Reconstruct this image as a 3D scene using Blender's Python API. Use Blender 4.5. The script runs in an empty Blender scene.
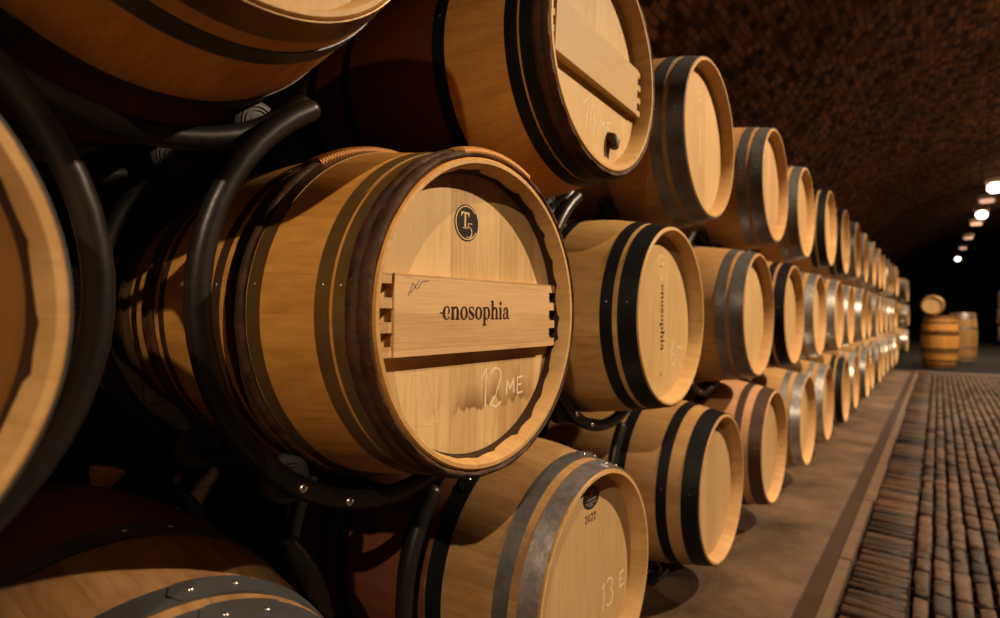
import bpy, bmesh, math, random
from mathutils import Vector, Matrix
random.seed(7)
PI = math.pi
R = math.radians
sc = bpy.context.scene
COL = sc.collection

# ------------------------------------------------------------------ materials
def mat(name):
    m = bpy.data.materials.new(name); m.use_nodes = True
    nt = m.node_tree; nt.nodes.clear()
    out = nt.nodes.new('ShaderNodeOutputMaterial')
    b = nt.nodes.new('ShaderNodeBsdfPrincipled')
    nt.links.new(b.outputs[0], out.inputs[0])
    return m, nt, b

class G:
    """small node-graph helper"""
    def __init__(s, nt): s.nt = nt
    def n(s, t, **k):
        x = s.nt.nodes.new(t)
        for a, v in k.items(): setattr(x, a, v)
        return x
    def put(s, sock, v):
        if isinstance(v, bpy.types.NodeSocket): s.nt.links.new(v, sock)
        elif v is not None: sock.default_value = v
    def math(s, op, a, b=None, c=None):
        x = s.n('ShaderNodeMath', operation=op)
        s.put(x.inputs[0], a)
        if b is not None: s.put(x.inputs[1], b)
        if c is not None: s.put(x.inputs[2], c)
        return x.outputs[0]
    def mix(s, f, a, b, bt='MIX'):
        x = s.n('ShaderNodeMix', data_type='RGBA', blend_type=bt)
        s.put(x.inputs[0], f); s.put(x.inputs[6], a); s.put(x.inputs[7], b)
        return x.outputs[2]
    def noise(s, vec, scale, detail=4, rough=.55, dim='3D'):
        x = s.n('ShaderNodeTexNoise', noise_dimensions=dim)
        s.put(x.inputs['Vector'], vec); x.inputs['Scale'].default_value = scale
        x.inputs['Detail'].default_value = detail; x.inputs['Roughness'].default_value = rough
        return x.outputs[0]
    def scale(s, vec, v):
        x = s.n('ShaderNodeVectorMath', operation='MULTIPLY'); s.put(x.inputs[0], vec); x.inputs[1].default_value = v
        return x.outputs[0]
    def ramp(s, f, a, b, smooth=False):
        x = s.n('ShaderNodeMapRange'); x.clamp = True
        if smooth: x.interpolation_type = 'SMOOTHSTEP'
        s.put(x.inputs[0], f); x.inputs[1].default_value = a; x.inputs[2].default_value = b
        return x.outputs[0]
    def white(s, v, w=None):
        x = s.n('ShaderNodeTexWhiteNoise', noise_dimensions='2D' if w is not None else '1D')
        if w is None: s.put(x.inputs['W'], v)
        else:
            c = s.n('ShaderNodeCombineXYZ'); s.put(c.inputs[0], v); s.put(c.inputs[1], w)
            s.put(x.inputs['Vector'], c.outputs[0])
        return x.outputs[0]
    def bump(s, h, strength, dist, b):
        x = s.n('ShaderNodeBump'); x.inputs['Strength'].default_value = strength; x.inputs['Distance'].default_value = dist
        s.put(x.inputs['Height'], h); s.nt.links.new(x.outputs[0], b.inputs['Normal'])

def c4(*c): return (c[0], c[1], c[2], 1)

def wood(name, base, dark, planks, wine=0, rough=.55, stain=False, contrast=1.0, seamk=.22):
    """oak: uv.x counts staves / head boards, uv.y runs along the grain"""
    m, nt, b = mat(name); g = G(nt)
    uv = g.n('ShaderNodeUVMap').outputs[0]
    sep = g.n('ShaderNodeSeparateXYZ'); g.put(sep.inputs[0], uv)
    u, v = sep.outputs[0], sep.outputs[1]
    rnd = g.n('ShaderNodeObjectInfo').outputs['Random']
    up = g.math('MULTIPLY', u, planks)
    # boards of slightly unequal width
    up = g.math('ADD', up, g.math('MULTIPLY', g.math('SINE', g.math('MULTIPLY', up, 2.4)), .22))
    idx = g.math('FLOOR', up)
    w = g.white(idx, g.math('MULTIPLY', rnd, 37.0))
    off = g.n('ShaderNodeCombineXYZ'); g.put(off.inputs[0], g.math('MULTIPLY', w, 9.0)); g.put(off.inputs[1], g.math('MULTIPLY', rnd, 17.0))
    vv = g.n('ShaderNodeVectorMath', operation='ADD'); g.put(vv.inputs[0], uv); g.put(vv.inputs[1], off.outputs[0])
    grain = g.noise(g.scale(vv.outputs[0], (60, 3.2, 1)), 1.6, 5, .6)
    fine = g.noise(g.scale(vv.outputs[0], (220, 7, 1)), 1.5, 3, .6)
    blot = g.noise(vv.outputs[0], 5, 3, .6)
    fgn = g.n('ShaderNodeTexNoise'); g.put(fgn.inputs['Vector'], g.scale(vv.outputs[0], (34 if planks > 20 else 20, 5, 1))); fgn.inputs['Scale'].default_value = 1.0; fgn.inputs['Detail'].default_value = 4; fgn.inputs['Distortion'].default_value = 1.6
    fig = fgn.outputs[0]
    f = g.math('ADD', g.math('MULTIPLY', w, (.20 if planks > 20 else .34) * contrast), g.math('MULTIPLY', grain, .74))
    f = g.math('ADD', f, g.math('MULTIPLY', g.math('SUBTRACT', blot, .5), .35 * contrast))
    f = g.math('ADD', f, g.math('MULTIPLY', g.math('SUBTRACT', fig, .45), .7 if planks > 20 else .35))
    col = g.mix(g.ramp(f, .22 if planks > 20 else .28, .80), c4(*dark), c4(*base))
    col = g.mix(g.math('MULTIPLY', g.ramp(fine, .55, .8), .34), col, c4(dark[0]*.55, dark[1]*.5, dark[2]*.45))
    # whole-barrel tint
    hs = g.n('ShaderNodeHueSaturation'); g.put(hs.inputs['Color'], col)
    g.put(hs.inputs['Value'], g.math('ADD', .88, g.math('MULTIPLY', rnd, .24)))
    g.put(hs.inputs['Hue'], g.math('ADD', .494, g.math('MULTIPLY', rnd, .012)))
    col = hs.outputs[0]
    fr = g.math('FRACT', up)
    edge = g.math('MINIMUM', fr, g.math('SUBTRACT', 1.0, fr))
    seam = g.math('SUBTRACT', 1.0, g.ramp(edge, .0, .018))
    col = g.mix(g.math('MULTIPLY', seam, seamk), col, c4(dark[0]*.35, dark[1]*.3, dark[2]*.25))
    # small knots / specks
    kn = g.noise(g.scale(vv.outputs[0], (30, 14, 1)), 1.3, 1, .4)
    col = g.mix(g.math('MULTIPLY', g.ramp(kn, .76, .82), .5), col, c4(.09, .035, .012))
    if wine:
        # wine-dyed belt around the bilge, carried over the rear as painted shade; uv.y is metres from the head
        a = g.noise(g.scale(uv, (25, 3, 1)), 2.0, 3)
        d = g.math('MAXIMUM', g.math('SUBTRACT', .475, v), 0.0)
        d = g.math('ADD', d, g.math('MULTIPLY', g.math('SUBTRACT', a, .5), .03))
        k = g.math('SUBTRACT', 1.0, g.ramp(d, .185, .2))
        col = g.mix(g.math('MULTIPLY', k, wine), col, g.mix(grain, c4(.055, .007, .004), c4(.13, .020, .010)))
    if stain:
        # drip-shaped wine stains low on the head; uv.y = height above the head centre
        wv = g.noise(g.scale(uv, (26, 0, 0)), 1.0, 2, .5)
        edgeh = g.math('ADD', -.182, g.math('MULTIPLY', g.math('SUBTRACT', wv, .5), .11))
        dd = g.math('SUBTRACT', v, edgeh)
        k1 = g.math('MULTIPLY', g.ramp(dd, 0, .006, True), g.math('SUBTRACT', 1.0, g.ramp(dd, .008, .05)))
        msk = g.ramp(g.noise(g.scale(uv, (9, 2, 1)), 1.0, 2), .42, .6)
        xm = g.math('SUBTRACT', 1.0, g.ramp(g.math('ABSOLUTE', g.math('SUBTRACT', u, .02)), .13, .2))
        col = g.mix(g.math('MULTIPLY', g.math('MULTIPLY', g.math('MULTIPLY', k1, msk), xm), .75), col, c4(.16, .06, .016))
        st = g.noise(g.scale(uv, (45, 4, 1)), 1.0, 3)
        lowm = g.math('MULTIPLY', g.math('SUBTRACT', 1.0, g.ramp(v, -.17, -.08)), g.ramp(st, .52, .7))
        col = g.mix(g.math('MULTIPLY', lowm, .35), col, c4(.2, .08, .025))
    nt.links.new(col, b.inputs['Base Color'])
    b.inputs['Roughness'].default_value = rough
    b.inputs['Specular IOR Level'].default_value = .35
    h = g.math('SUBTRACT', g.math('MULTIPLY', fine, .5), g.math('MULTIPLY', seam, .5))
    g.bump(h, .3, .0012, b)
    return m

def metal(name, col, rough, metallic, spread=.15, dirt=(.05, .03, .02), dirt_amt=.5, scale=14, spec=.5):
    m, nt, b = mat(name); g = G(nt)
    tc = g.n('ShaderNodeTexCoord').outputs['Object']
    n1 = g.noise(tc, scale, 5, .65); n2 = g.noise(tc, scale*5, 3, .6)
    c = g.mix(g.math('MULTIPLY', g.ramp(n1, .45, .75), dirt_amt), c4(*col), c4(*dirt))
    nt.links.new(c, b.inputs['Base Color'])
    b.inputs['Metallic'].default_value = metallic; b.inputs['Specular IOR Level'].default_value = spec
    nt.links.new(g.math('ADD', rough - spread/2, g.math('MULTIPLY', n2, spread)), b.inputs['Roughness'])
    g.bump(n2, .12, .001, b)
    return m

def bark_mat():
    m, nt, b = mat('chestnut_bark_hoop'); g = G(nt)
    tc = g.n('ShaderNodeTexCoord').outputs['Object']
    n1 = g.noise(tc, 22, 5, .65); n2 = g.noise(tc, 90, 4, .7)
    c = g.mix(g.ramp(n1, .35, .68), c4(.010, .004, .0015), c4(.080, .028, .006))
    c = g.mix(g.math('MULTIPLY', g.ramp(n2, .62, .72), .5), c, c4(.28, .12, .035))
    nt.links.new(c, b.inputs['Base Color'])
    nt.links.new(g.math('ADD', .5, g.math('MULTIPLY', n2, .4)), b.inputs['Roughness'])
    b.inputs['Specular IOR Level'].default_value = .4
    g.bump(g.math('ADD', n1, g.math('MULTIPLY', n2, .5)), .7, .004, b)
    return m

def flat(name, col, rough=.6, amt=.15, scale=30, dark=None, emit=None, spec=.3, metallic=0):
    m, nt, b = mat(name); g = G(nt)
    tc = g.n('ShaderNodeTexCoord').outputs['Object']
    n = g.noise(tc, scale, 4)
    d = dark or [x*.6 for x in col]
    nt.links.new(g.mix(g.math('MULTIPLY', n, amt*2), c4(*col), c4(*d)), b.inputs['Base Color'])
    b.inputs['Roughness'].default_value = rough; b.inputs['Specular IOR Level'].default_value = spec
    b.inputs['Metallic'].default_value = metallic
    if emit:
        b.inputs['Emission Color'].default_value = c4(*emit[:3]); b.inputs['Emission Strength'].default_value = emit[3]
    return m

OAK = (.60, .385, .185); OAKD = (.40, .225, .085)
M = {}
M['stave'] = wood('oak_staves', (.50, .30, .115), (.33, .172, .052), 26)
M['stave_orange'] = wood('oak_staves_amber', (.62, .305, .072), (.40, .165, .030), 26)
M['stave_wine_shade'] = wood('oak_staves_wine_dyed_shaded', (.62, .305, .072), (.40, .165, .030), 26, wine=.95)
M['stave_old'] = wood('oak_staves_weathered', (.30, .165, .072), (.12, .053, .022), 26, wine=.85, contrast=1.4)
M['stave_brown'] = wood('oak_staves_brown', (.40, .225, .092), (.22, .11, .040), 26, wine=.85, contrast=1.2)
M['chime'] = wood('planed_chime', (.60, .37, .155), (.44, .25, .09), 30)
M['stave_pink'] = wood('oak_staves_pinkish', (.62, .35, .19), (.46, .24, .11), 26)
M['head'] = wood('oak_head_boards', (.54, .365, .185), (.42, .265, .115), 13, seamk=.12)
M['head_stained'] = wood('oak_head_boards_stained', (.64, .44, .225), (.42, .26, .105), 11, stain=True, contrast=2.1, seamk=.1)
M['head_dimmed'] = wood('oak_head_boards_dimmed', (.38, .185, .042), (.20, .078, .012), 12, contrast=1.5)  # head colour lowered to offset strong lamp light on the edge cask
M['bar'] = wood('oak_cross_bar', (.72, .485, .24), (.44, .265, .10), 3, seamk=0, contrast=1.3)
M['bar_dimmed'] = wood('oak_cross_bar_dimmed', (.50, .335, .165), (.40, .25, .105), 3, seamk=0)  # same bar oak, its colour lowered to offset the nearer lamp
M['croze'] = flat('charred_croze', (.035, .014, .006), .8, .3, 60)
M['galv'] = metal('galvanised_steel', (.58, .58, .59), .36, .9, .2, (.20, .18, .165), .8, 26)
M['galv_dark'] = metal('dull_galvanised_steel', (.20, .205, .215), .42, .75, .2, (.06, .055, .05), .6)
M['blue_steel'] = metal('blued_steel', (.095, .10, .11), .45, .6, .2, (.07, .05, .035), .6, 9)
M['black'] = metal('black_painted_steel', (.006, .0065, .008), .5, .0, .15, (.011, .011, .012), .5, spec=.16)
M['brown_steel'] = metal('rust_brown_steel', (.07, .035, .022), .5, .3, .15, (.03, .015, .01), .6)
M['olive'] = metal('tarnished_steel', (.19, .115, .038), .42, .55, .15, (.07, .036, .011), .6, 10)
M['bark'] = bark_mat()
M['wicker'] = flat('wicker_binding', (.66, .31, .085), .5, .35, 90, (.36, .14, .03))
M['tube'] = metal('black_steel_tube', (.012, .0115, .012), .38, .2, .2, (.028, .019, .013), .55, 18, spec=.4)
M['roller'] = flat('grey_plastic_roller', (.055, .055, .058), .5, .3, 30)
M['rivet'] = metal('steel_rivet', (.75, .72, .68), .3, 1.0, .1, (.5, .45, .4), .3)
M['ink'] = flat('dark_ink', (.022, .006, .004), .6, .1)
M['seal_black'] = flat('black_label', (.014, .010, .011), .45, .1)
M['gold'] = flat('pale_gold_ink', (.66, .50, .27), .5, .1)
M['chalk'] = flat('white_chalk', (.80, .70, .54), .9, .35, 160, (.6, .42, .22))
M['chalk_faint'] = flat('faint_chalk', (.72, .55, .34), .9, .4, 120, (.55, .36, .16))
M['red'] = flat('red_ink', (.35, .02, .02), .5, .1)
M['grey_ink'] = flat('grey_ink', (.16, .14, .13), .6, .1)
M['peg'] = flat('wine_soaked_peg', (.030, .005, .003), .5, .3, 40)
M['bung'] = flat('orange_bung', (.80, .42, .10), .45, .2, 30)
M['tag'] = flat('grey_paper_tag', (.22, .19, .17), .8, .2)
M['bulb'] = flat('lit_bulb', (1, .9, .75), .5, 0, 10, None, (1, .88, .72, 9))
M['bulb_dim'] = flat('dim_lens', (.8, .5, .4), .5, 0, 10, None, (1, .55, .36, .75))
M['shade_metal'] = flat('painted_housing', (.30, .2, .13), .45, .3, 20, None, None, .4)

def brick_mat(name, c1, c2, mortar, bw, bh, bump=.6):
    m, nt, b = mat(name); g = G(nt)
    uv = g.n('ShaderNodeUVMap').outputs[0]
    wob = g.noise(uv, 6, 3)
    vv = g.n('ShaderNodeVectorMath', operation='ADD'); g.put(vv.inputs[0], uv)
    sc_ = g.n('ShaderNodeVectorMath', operation='SCALE'); 
    nz = g.n('ShaderNodeTexNoise'); g.put(nz.inputs['Vector'], uv); nz.inputs['Scale'].default_value = 9
    g.put(sc_.inputs[0], nz.outputs['Color']); sc_.inputs['Scale'].default_value = .025
    g.put(vv.inputs[1], sc_.outputs[0])
    br = g.n('ShaderNodeTexBrick'); g.put(br.inputs['Vector'], vv.outputs[0])
    br.inputs['Color1'].default_value = (0, 0, 0, 1); br.inputs['Color2'].default_value = (1, 1, 1, 1)
    br.inputs['Mortar'].default_value = (.5, .5, .5, 1)
    br.inputs['Scale'].default_value = 1; br.inputs['Mortar Size'].default_value = .007
    br.inputs['Mortar Smooth'].default_value = .4; br.inputs['Brick Width'].default_value = bw; br.inputs['Row Height'].default_value = bh
    n2 = g.noise(uv, 40, 4, .65); n3 = g.noise(uv, 1.7, 4, .6)
    k = g.ramp(g.math('ADD', g.math('MULTIPLY', br.outputs['Color'], .55), g.math('MULTIPLY', n2, .5)), .3, .95)
    col = g.mix(k, c4(*c1), c4(*c2))
    col = g.mix(br.outputs['Fac'], col, c4(*mortar))
    col = g.mix(g.math('MULTIPLY', g.ramp(n3, .35, .7), .55), col, c4(c1[0]*.4, c1[1]*.4, c1[2]*.4))
    nt.links.new(col, b.inputs['Base Color']); b.inputs['Roughness'].default_value = .85
    b.inputs['Specular IOR Level'].default_value = .2
    h = g.math('ADD', g.math('MULTIPLY', g.math('SUBTRACT', 1.0, br.outputs['Fac']), .7), g.math('MULTIPLY', n2, .6))
    h = g.math('ADD', h, g.math('MULTIPLY', br.outputs['Color'], .35))
    g.bump(h, bump, .02, b)
    return m
M['vault'] = brick_mat('vault_brick', (.034, .012, .0035), (.52, .215, .07), (.07, .03, .011), .14, .07)
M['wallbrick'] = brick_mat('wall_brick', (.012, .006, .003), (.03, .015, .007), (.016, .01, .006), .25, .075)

def concrete_mat():
    m, nt, b = mat('worn_concrete'); g = G(nt)
    tc = g.n('ShaderNodeTexCoord').outputs['Object']
    a = g.noise(tc, 2.2, 6, .6); d = g.noise(tc, 14, 5, .65); e = g.noise(tc, .9, 3)
    col = g.mix(g.ramp(a, .3, .7), c4(.022, .011, .005), c4(.165, .097, .052))
    col = g.mix(g.math('MULTIPLY', g.ramp(d, .5, .75), .5), col, c4(.06, .034, .02))
    col = g.mix(g.math('MULTIPLY', g.ramp(e, .5, .65), .55), col, c4(.05, .028, .016))
    nt.links.new(col, b.inputs['Base Color'])
    nt.links.new(g.math('ADD', .42, g.math('MULTIPLY', a, .3)), b.inputs['Roughness'])
    g.bump(d, .5, .008, b)
    return m
M['concrete'] = concrete_mat()
def stone_mat(name, c1, c2, rough=.5):
    m, nt, b = mat(name); g = G(nt)
    tc = g.n('ShaderNodeTexCoord').outputs['Object']
    at = g.n('ShaderNodeAttribute', attribute_name='tone').outputs['Fac']
    d = g.noise(tc, 26, 5, .65)
    d2 = g.noise(g.scale(tc, (22, 60, 60)), 1.0, 4, .7)
    f = g.math('ADD', g.math('MULTIPLY', at, .45), g.math('MULTIPLY', g.ramp(d2, .3, .7), .5))
    f = g.math('ADD', f, g.math('MULTIPLY', g.math('SUBTRACT', g.noise(tc, 1.6, 2), .5), .7))
    nt.links.new(g.mix(g.ramp(f, .2, .9), c4(*c1), c4(*c2)), b.inputs['Base Color'])
    nt.links.new(g.math('ADD', rough-.1, g.math('MULTIPLY', d, .25)), b.inputs['Roughness'])
    b.inputs['Specular IOR Level'].default_value = .22
    g.bump(d, .5, .008, b)
    return m
M['cobble'] = stone_mat('cobble_stone', (.006, .003, .0015), (.105, .056, .029), .62)
M['sett'] = stone_mat('long_paving_sett', (.005, .0025, .0012), (.095, .048, .022), .62)
M['grout'] = flat('dark_grout', (.005, .003, .002), .9, .3, 20)
M['kerb'] = flat('worn_kerb_stone', (.15, .095, .056), .6, .5, 9, (.06, .035, .019))
M['drain'] = flat('damp_drain_channel', (.05, .026, .013), .5, .6, 7, (.022, .011, .006))
M['asphalt'] = flat('dark_rear_floor', (.012, .010, .009), .9, .5, 4, (.005, .0045, .004), spec=.08)

# ------------------------------------------------------------------ mesh helpers
def link(name, me, m, parent=None, loc=(0, 0, 0), smooth=True):
    o = bpy.data.objects.new(name, me); COL.objects.link(o)
    if m is not None and not me.materials: me.materials.append(m)
    if parent: o.parent = parent
    o.location = loc
    return o
def mesh_from(name, bm, smooth=True, angle=40):
    bmesh.ops.recalc_face_normals(bm, faces=bm.faces)
    me = bpy.data.meshes.new(name); bm.to_mesh(me); bm.free()
    if smooth:
        for p in me.polygons: p.use_smooth = True
        try: me.set_sharp_from_angle(angle=R(angle))
        except Exception: pass
    return me
def struct(name, me, m):
    o = link(name, me, m); o['kind'] = 'structure'; return o

def lathe(bm, prof, seg=96, a0=0, a1=2*PI, closed=True, uvf=None, rmod=None):
    """revolve (d, r) points about the barrel axis; local x = -d, y = r cos, z = r sin"""
    full = abs(a1 - a0 - 2*PI) < 1e-6
    n = seg if full else seg + 1
    uvl = bm.loops.layers.uv.verify()
    rings = []
    for i in range(n):
        t = a0 + (a1 - a0)*i/seg
        rings.append([bm.verts.new((-d, (r + (rmod(t, j) if rmod else 0))*math.cos(t), (r + (rmod(t, j) if rmod else 0))*math.sin(t))) for j, (d, r) in enumerate(prof)])
    m = len(prof)
    for i in range(seg):
        A, B = rings[i], rings[(i+1) % n]
        for j in range(m if closed else m-1):
            k = (j+1) % m
            f = bm.faces.new((A[j], B[j], B[k], A[k]))
            us = (i/seg, (i+1)/seg, (i+1)/seg, i/seg); vs = (prof[j][0], prof[j][0], prof[k][0], prof[k][0])
            for l, uu, vv in zip(f.loops, us, vs): l[uvl].uv = (uu, vv)
    if not full and closed:
        bm.faces.new(rings[0]); bm.faces.new(rings[-1][::-1])
    return bm

def tube(bm, pts, r, seg=12, cap=True):
    """round tube through 3-D points"""
    P = [Vector(p) for p in pts]; rings = []
    up = None
    for i, p in enumerate(P):
        t = (P[min(i+1, len(P)-1)] - P[max(i-1, 0)]).normalized()
        if up is None:
            up = Vector((1, 0, 0)) if abs(t.x) < .9 else Vector((0, 0, 1))
        x = (up - t*up.dot(t)).normalized(); y = t.cross(x); up = x
        rr = r[i] if isinstance(r, (list, tuple)) else r
        rings.append([bm.verts.new(p + (x*math.cos(a) + y*math.sin(a))*rr) for a in [2*PI*k/seg for k in range(seg)]])
    for a, b in zip(rings, rings[1:]):
        for k in range(seg): bm.faces.new((a[k], a[(k+1) % seg], b[(k+1) % seg], b[k]))
    if cap: bm.faces.new(rings[0][::-1]); bm.faces.new(rings[-1])
    return bm

def prism(bm, poly, x0, x1):
    """polygon in (y, z) extruded along x"""
    a = [bm.verts.new((x0, y, z)) for y, z in poly]; b = [bm.verts.new((x1, y, z)) for y, z in poly]
    n = len(poly)
    for i in range(n): bm.faces.new((a[i], a[(i+1) % n], b[(i+1) % n], b[i]))
    bm.faces.new(a[::-1]); bm.faces.new(b)
def strip(bm, pts, w, x0, x1):
    """flat brush stroke through (y, z) points; w may taper"""
    n = len(pts); L, Rr = [], []
    for i, (y, z) in enumerate(pts):
        a, b = pts[max(i-1, 0)], pts[min(i+1, n-1)]
        dy, dz = b[0]-a[0], b[1]-a[1]; q = math.hypot(dy, dz) or 1
        ww = (w[i] if isinstance(w, (list, tuple)) else w)/2
        L.append((y - dz/q*ww, z + dy/q*ww)); Rr.append((y + dz/q*ww, z - dy/q*ww))
    for i in range(n-1): prism(bm, [L[i], L[i+1], Rr[i+1], Rr[i]], x0, x1)
def ringpoly(bm, cy, cz, ry, rz, iy, iz, x0, x1, a0=0, a1=360, sh=0, n=22):
    for i in range(n):
        A, B = R(a0 + (a1-a0)*i/n), R(a0 + (a1-a0)*(i+1)/n)
        o = lambda t: (cy + ry*math.cos(t), cz + rz*math.sin(t)); q = lambda t: (cy + sh + iy*math.cos(t), cz + iz*math.sin(t))
        prism(bm, [o(A), o(B), q(B), q(A)], x0, x1)

# ------------------------------------------------------------------ barrels
L = .95; RH = .286; RB = .345; REC = .046
def outer(d): u = d/L; return RH + (RB - RH)*(1 - (2*u - 1)**2)

def body_mesh(seg=104):
    prof = [(REC + .03, .262), (REC, .264), (.004, .273), (0, .2755), (0, .2825), (.003, RH)]
    for i in range(1, 24): d = .003 + (L - .006)*i/24; prof.append((d, outer(d)))
    prof += [(L-.003, RH), (L, .2825), (L, .2755), (L-.004, .273), (L-REC, .264), (L-REC-.03, .262)]
    # inner wall of the cask
    for i in range(9, -1, -1):
        d = REC + .03 + (L - 2*REC - .06)*i/9; prof.append((d, outer(d) - .027)) if 0 < i < 9 else None
    bm = bmesh.new(); lathe(bm, prof, seg)
    bm.faces.ensure_lookup_table(); m = len(prof)
    k_front, k_back = 4, len([p for p in prof if p[0] <= L-.003]) - 1
    for n_, f in enumerate(bm.faces):
        j = n_ % m
        if j < 4 or m - 14 < j < m - 10 : f.material_index = 1
    return mesh_from('staves', bm, angle=30)
def head_mesh(x0, x1, r=.2655, seg=80):
    bm = bmesh.new(); uvl = bm.loops.layers.uv.verify()
    fr = [bm.verts.new((x0, r*math.cos(2*PI*i/seg), r*math.sin(2*PI*i/seg))) for i in range(seg)]
    bk = [bm.verts.new((x1, r*math.cos(2*PI*i/seg), r*math.sin(2*PI*i/seg))) for i in range(seg)]
    bm.faces.new(fr); bm.faces.new(bk[::-1])
    for i in range(seg): bm.faces.new((fr[i], bk[i], bk[(i+1) % seg], fr[(i+1) % seg]))
    for f in bm.faces:
        for l in f.loops: l[uvl].uv = (l.vert.co.y, l.vert.co.z)
    return mesh_from('head', bm, angle=30)
def hoop_mesh(d0, d1, t=.0022, seg=96, lap=None):
    mid = (d0 + d1)/2
    prof = [(d0, outer(d0)+.0003), (mid, outer(mid)+.0003), (d1, outer(d1)+.0003), (d1, outer(d1)+t), (mid, outer(mid)+t), (d0, outer(d0)+t)]
    bm = bmesh.new(); lathe(bm, prof, seg)
    if lap is not None:       # riveted overlap with a rounded tongue
        a = R(lap); w = (d1-d0)/2; da = R(19)
        top = []; bot = []
        outline = [(a-da, d0), (a-da, d1)]
        outline += [(a + math.sin(R(s))*w/RB*1.1, mid + math.cos(R(s))*w) for s in range(0, 181, 20)]
        # subdivide the long sides so the plate follows the curve
        full = []
        for i in range(len(outline)):
            p, q = outline[i], outline[(i+1) % len(outline)]
            k = 6 if abs(p[0]-q[0]) > .08 else 1
            for s in range(k): full.append((p[0] + (q[0]-p[0])*s/k, p[1] + (q[1]-p[1])*s/k))
        n = 14
        lo, hi = a-da, a + w/RB*1.1
        rows = []
        for i in range(n+1):
            t_ = lo + (hi-lo)*i/n
            if t_ > a: hw = w*math.sqrt(max(0.0, 1 - ((t_-a)/(w/RB*1.1))**2))
            else: hw = w
            hw = max(hw, .001)
            row = []
            for d in (mid-hw, mid, mid+hw):
                for rr in (outer(d)+t-.0004, outer(d)+2*t):
                    row.append(bm.verts.new((-d, rr*math.cos(t_), rr*math.sin(t_))))
            rows.append(row)
        for A, B in zip(rows, rows[1:]):
            for p, q in ((1, 3), (3, 5), (5, 4), (0, 1)): bm.faces.new((A[p], B[p], B[q], A[q]))
        for A in (rows[0], rows[-1]): bm.faces.new((A[0], A[1], A[3], A[5], A[4], A[2]))
    return mesh_from('hoop', bm, angle=30)
def rivet_mesh(d, ang, t=.0042, r=.0048):
    bm = bmesh.new()
    bmesh.ops.create_uvsphere(bm, u_segments=12, v_segments=8, radius=r)
    a = R(ang); rr = outer(d) + t
    m = Matrix.Translation((-d, rr*math.cos(a), rr*math.sin(a))) @ Matrix.Rotation(a - PI/2, 4, 'X') @ Matrix.Diagonal((1, 1, .5, 1))
    bmesh.ops.transform(bm, matrix=m, verts=bm.verts)
    return mesh_from('rivet', bm)
def wood_hoop_mesh(d, r=.0125, seed=0, seg=120):
    rng = random.Random(seed); ph = [rng.uniform(0, 6.28) for _ in range(6)]
    bm = bmesh.new(); n = 10
    prof = [(d + r*1.12*math.cos(2*PI*k/n), outer(d) + r*.30 + r*.62*math.sin(2*PI*k/n)) for k in range(n)]
    lathe(bm, prof, seg, rmod=lambda t, j: .0007*math.sin(9*t+ph[0]) + .0007*math.sin(23*t+ph[1]+j) + .0004*math.sin(57*t+ph[2]*j))
    return mesh_from('wooden_hoop', bm, angle=60)
def wicker_mesh(d, width, a0, a1, r=.0125):
    bm = bmesh.new(); n = 14; seg = int((a1-a0)*2.2)
    prof = []
    for k in range(n):
        t = 2*PI*k/n
        prof.append((d + (width/2)*math.cos(t), outer(d) + r*.34 + r*.80*math.copysign(abs(math.sin(t))**.7, math.sin(t))))
    seg = int((a1-a0)*6)
    lathe(bm, prof, seg, R(a0), R(a1), rmod=lambda t, j: .0013*math.sin(math.degrees(t)*PI/.62 + j*.25))
    return mesh_from('wicker_wrap', bm, angle=60)

# --- cross bar with comb-cut ends (local coordinates, head centre at the origin)
def cross_bar_mesh(z0, z1, x0, x1):
    bm = bmesh.new(); uvl = bm.loops.layers.uv.verify()
    H = z1 - z0; tooth = H*.125; gap = (H - 4*tooth)/3; dep = .027
    half = lambda z: math.sqrt(.262**2 - max(abs(z0), abs(z1))**2)
    e = half(0) - .001
    left, right = [], []
    z = z0
    for k in range(4):
        left += [(-e, z), (-e, z + tooth)]; right += [(e, z), (e, z + tooth)]
        z += tooth
        if k < 3:
            left += [(-e+dep, z), (-e+dep, z+gap)]; right += [(e-dep, z), (e-dep, z+gap)]
            z += gap
    poly = right + left[::-1]
    # build as body + teeth so that every face stays convex
    prism(bm, [(-e+dep, z0), (e-dep, z0), (e-dep, z1), (-e+dep, z1)], x0, x1)
    z = z0
    for k in range(4):
        for s in (-1, 1):
            a, b = s*(e-dep), s*e
            prism(bm, [(min(a, b), z), (max(a, b), z), (max(a, b), z+tooth), (min(a, b), z+tooth)], x0, x1-.003)
            if k < 3:   # sloping heel at the inner foot of each notch
                zz = z + tooth
                prism(bm, [(a, zz), (a + s*dep*.95, zz), (a, zz+gap*.85)], x0, x1-.011)
        z += tooth + gap
    for f in bm.faces:
        for l in f.loops: l[uvl].uv = (l.vert.co.z*4.4, l.vert.co.y)
    return mesh_from('cross_bar', bm, False)

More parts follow.
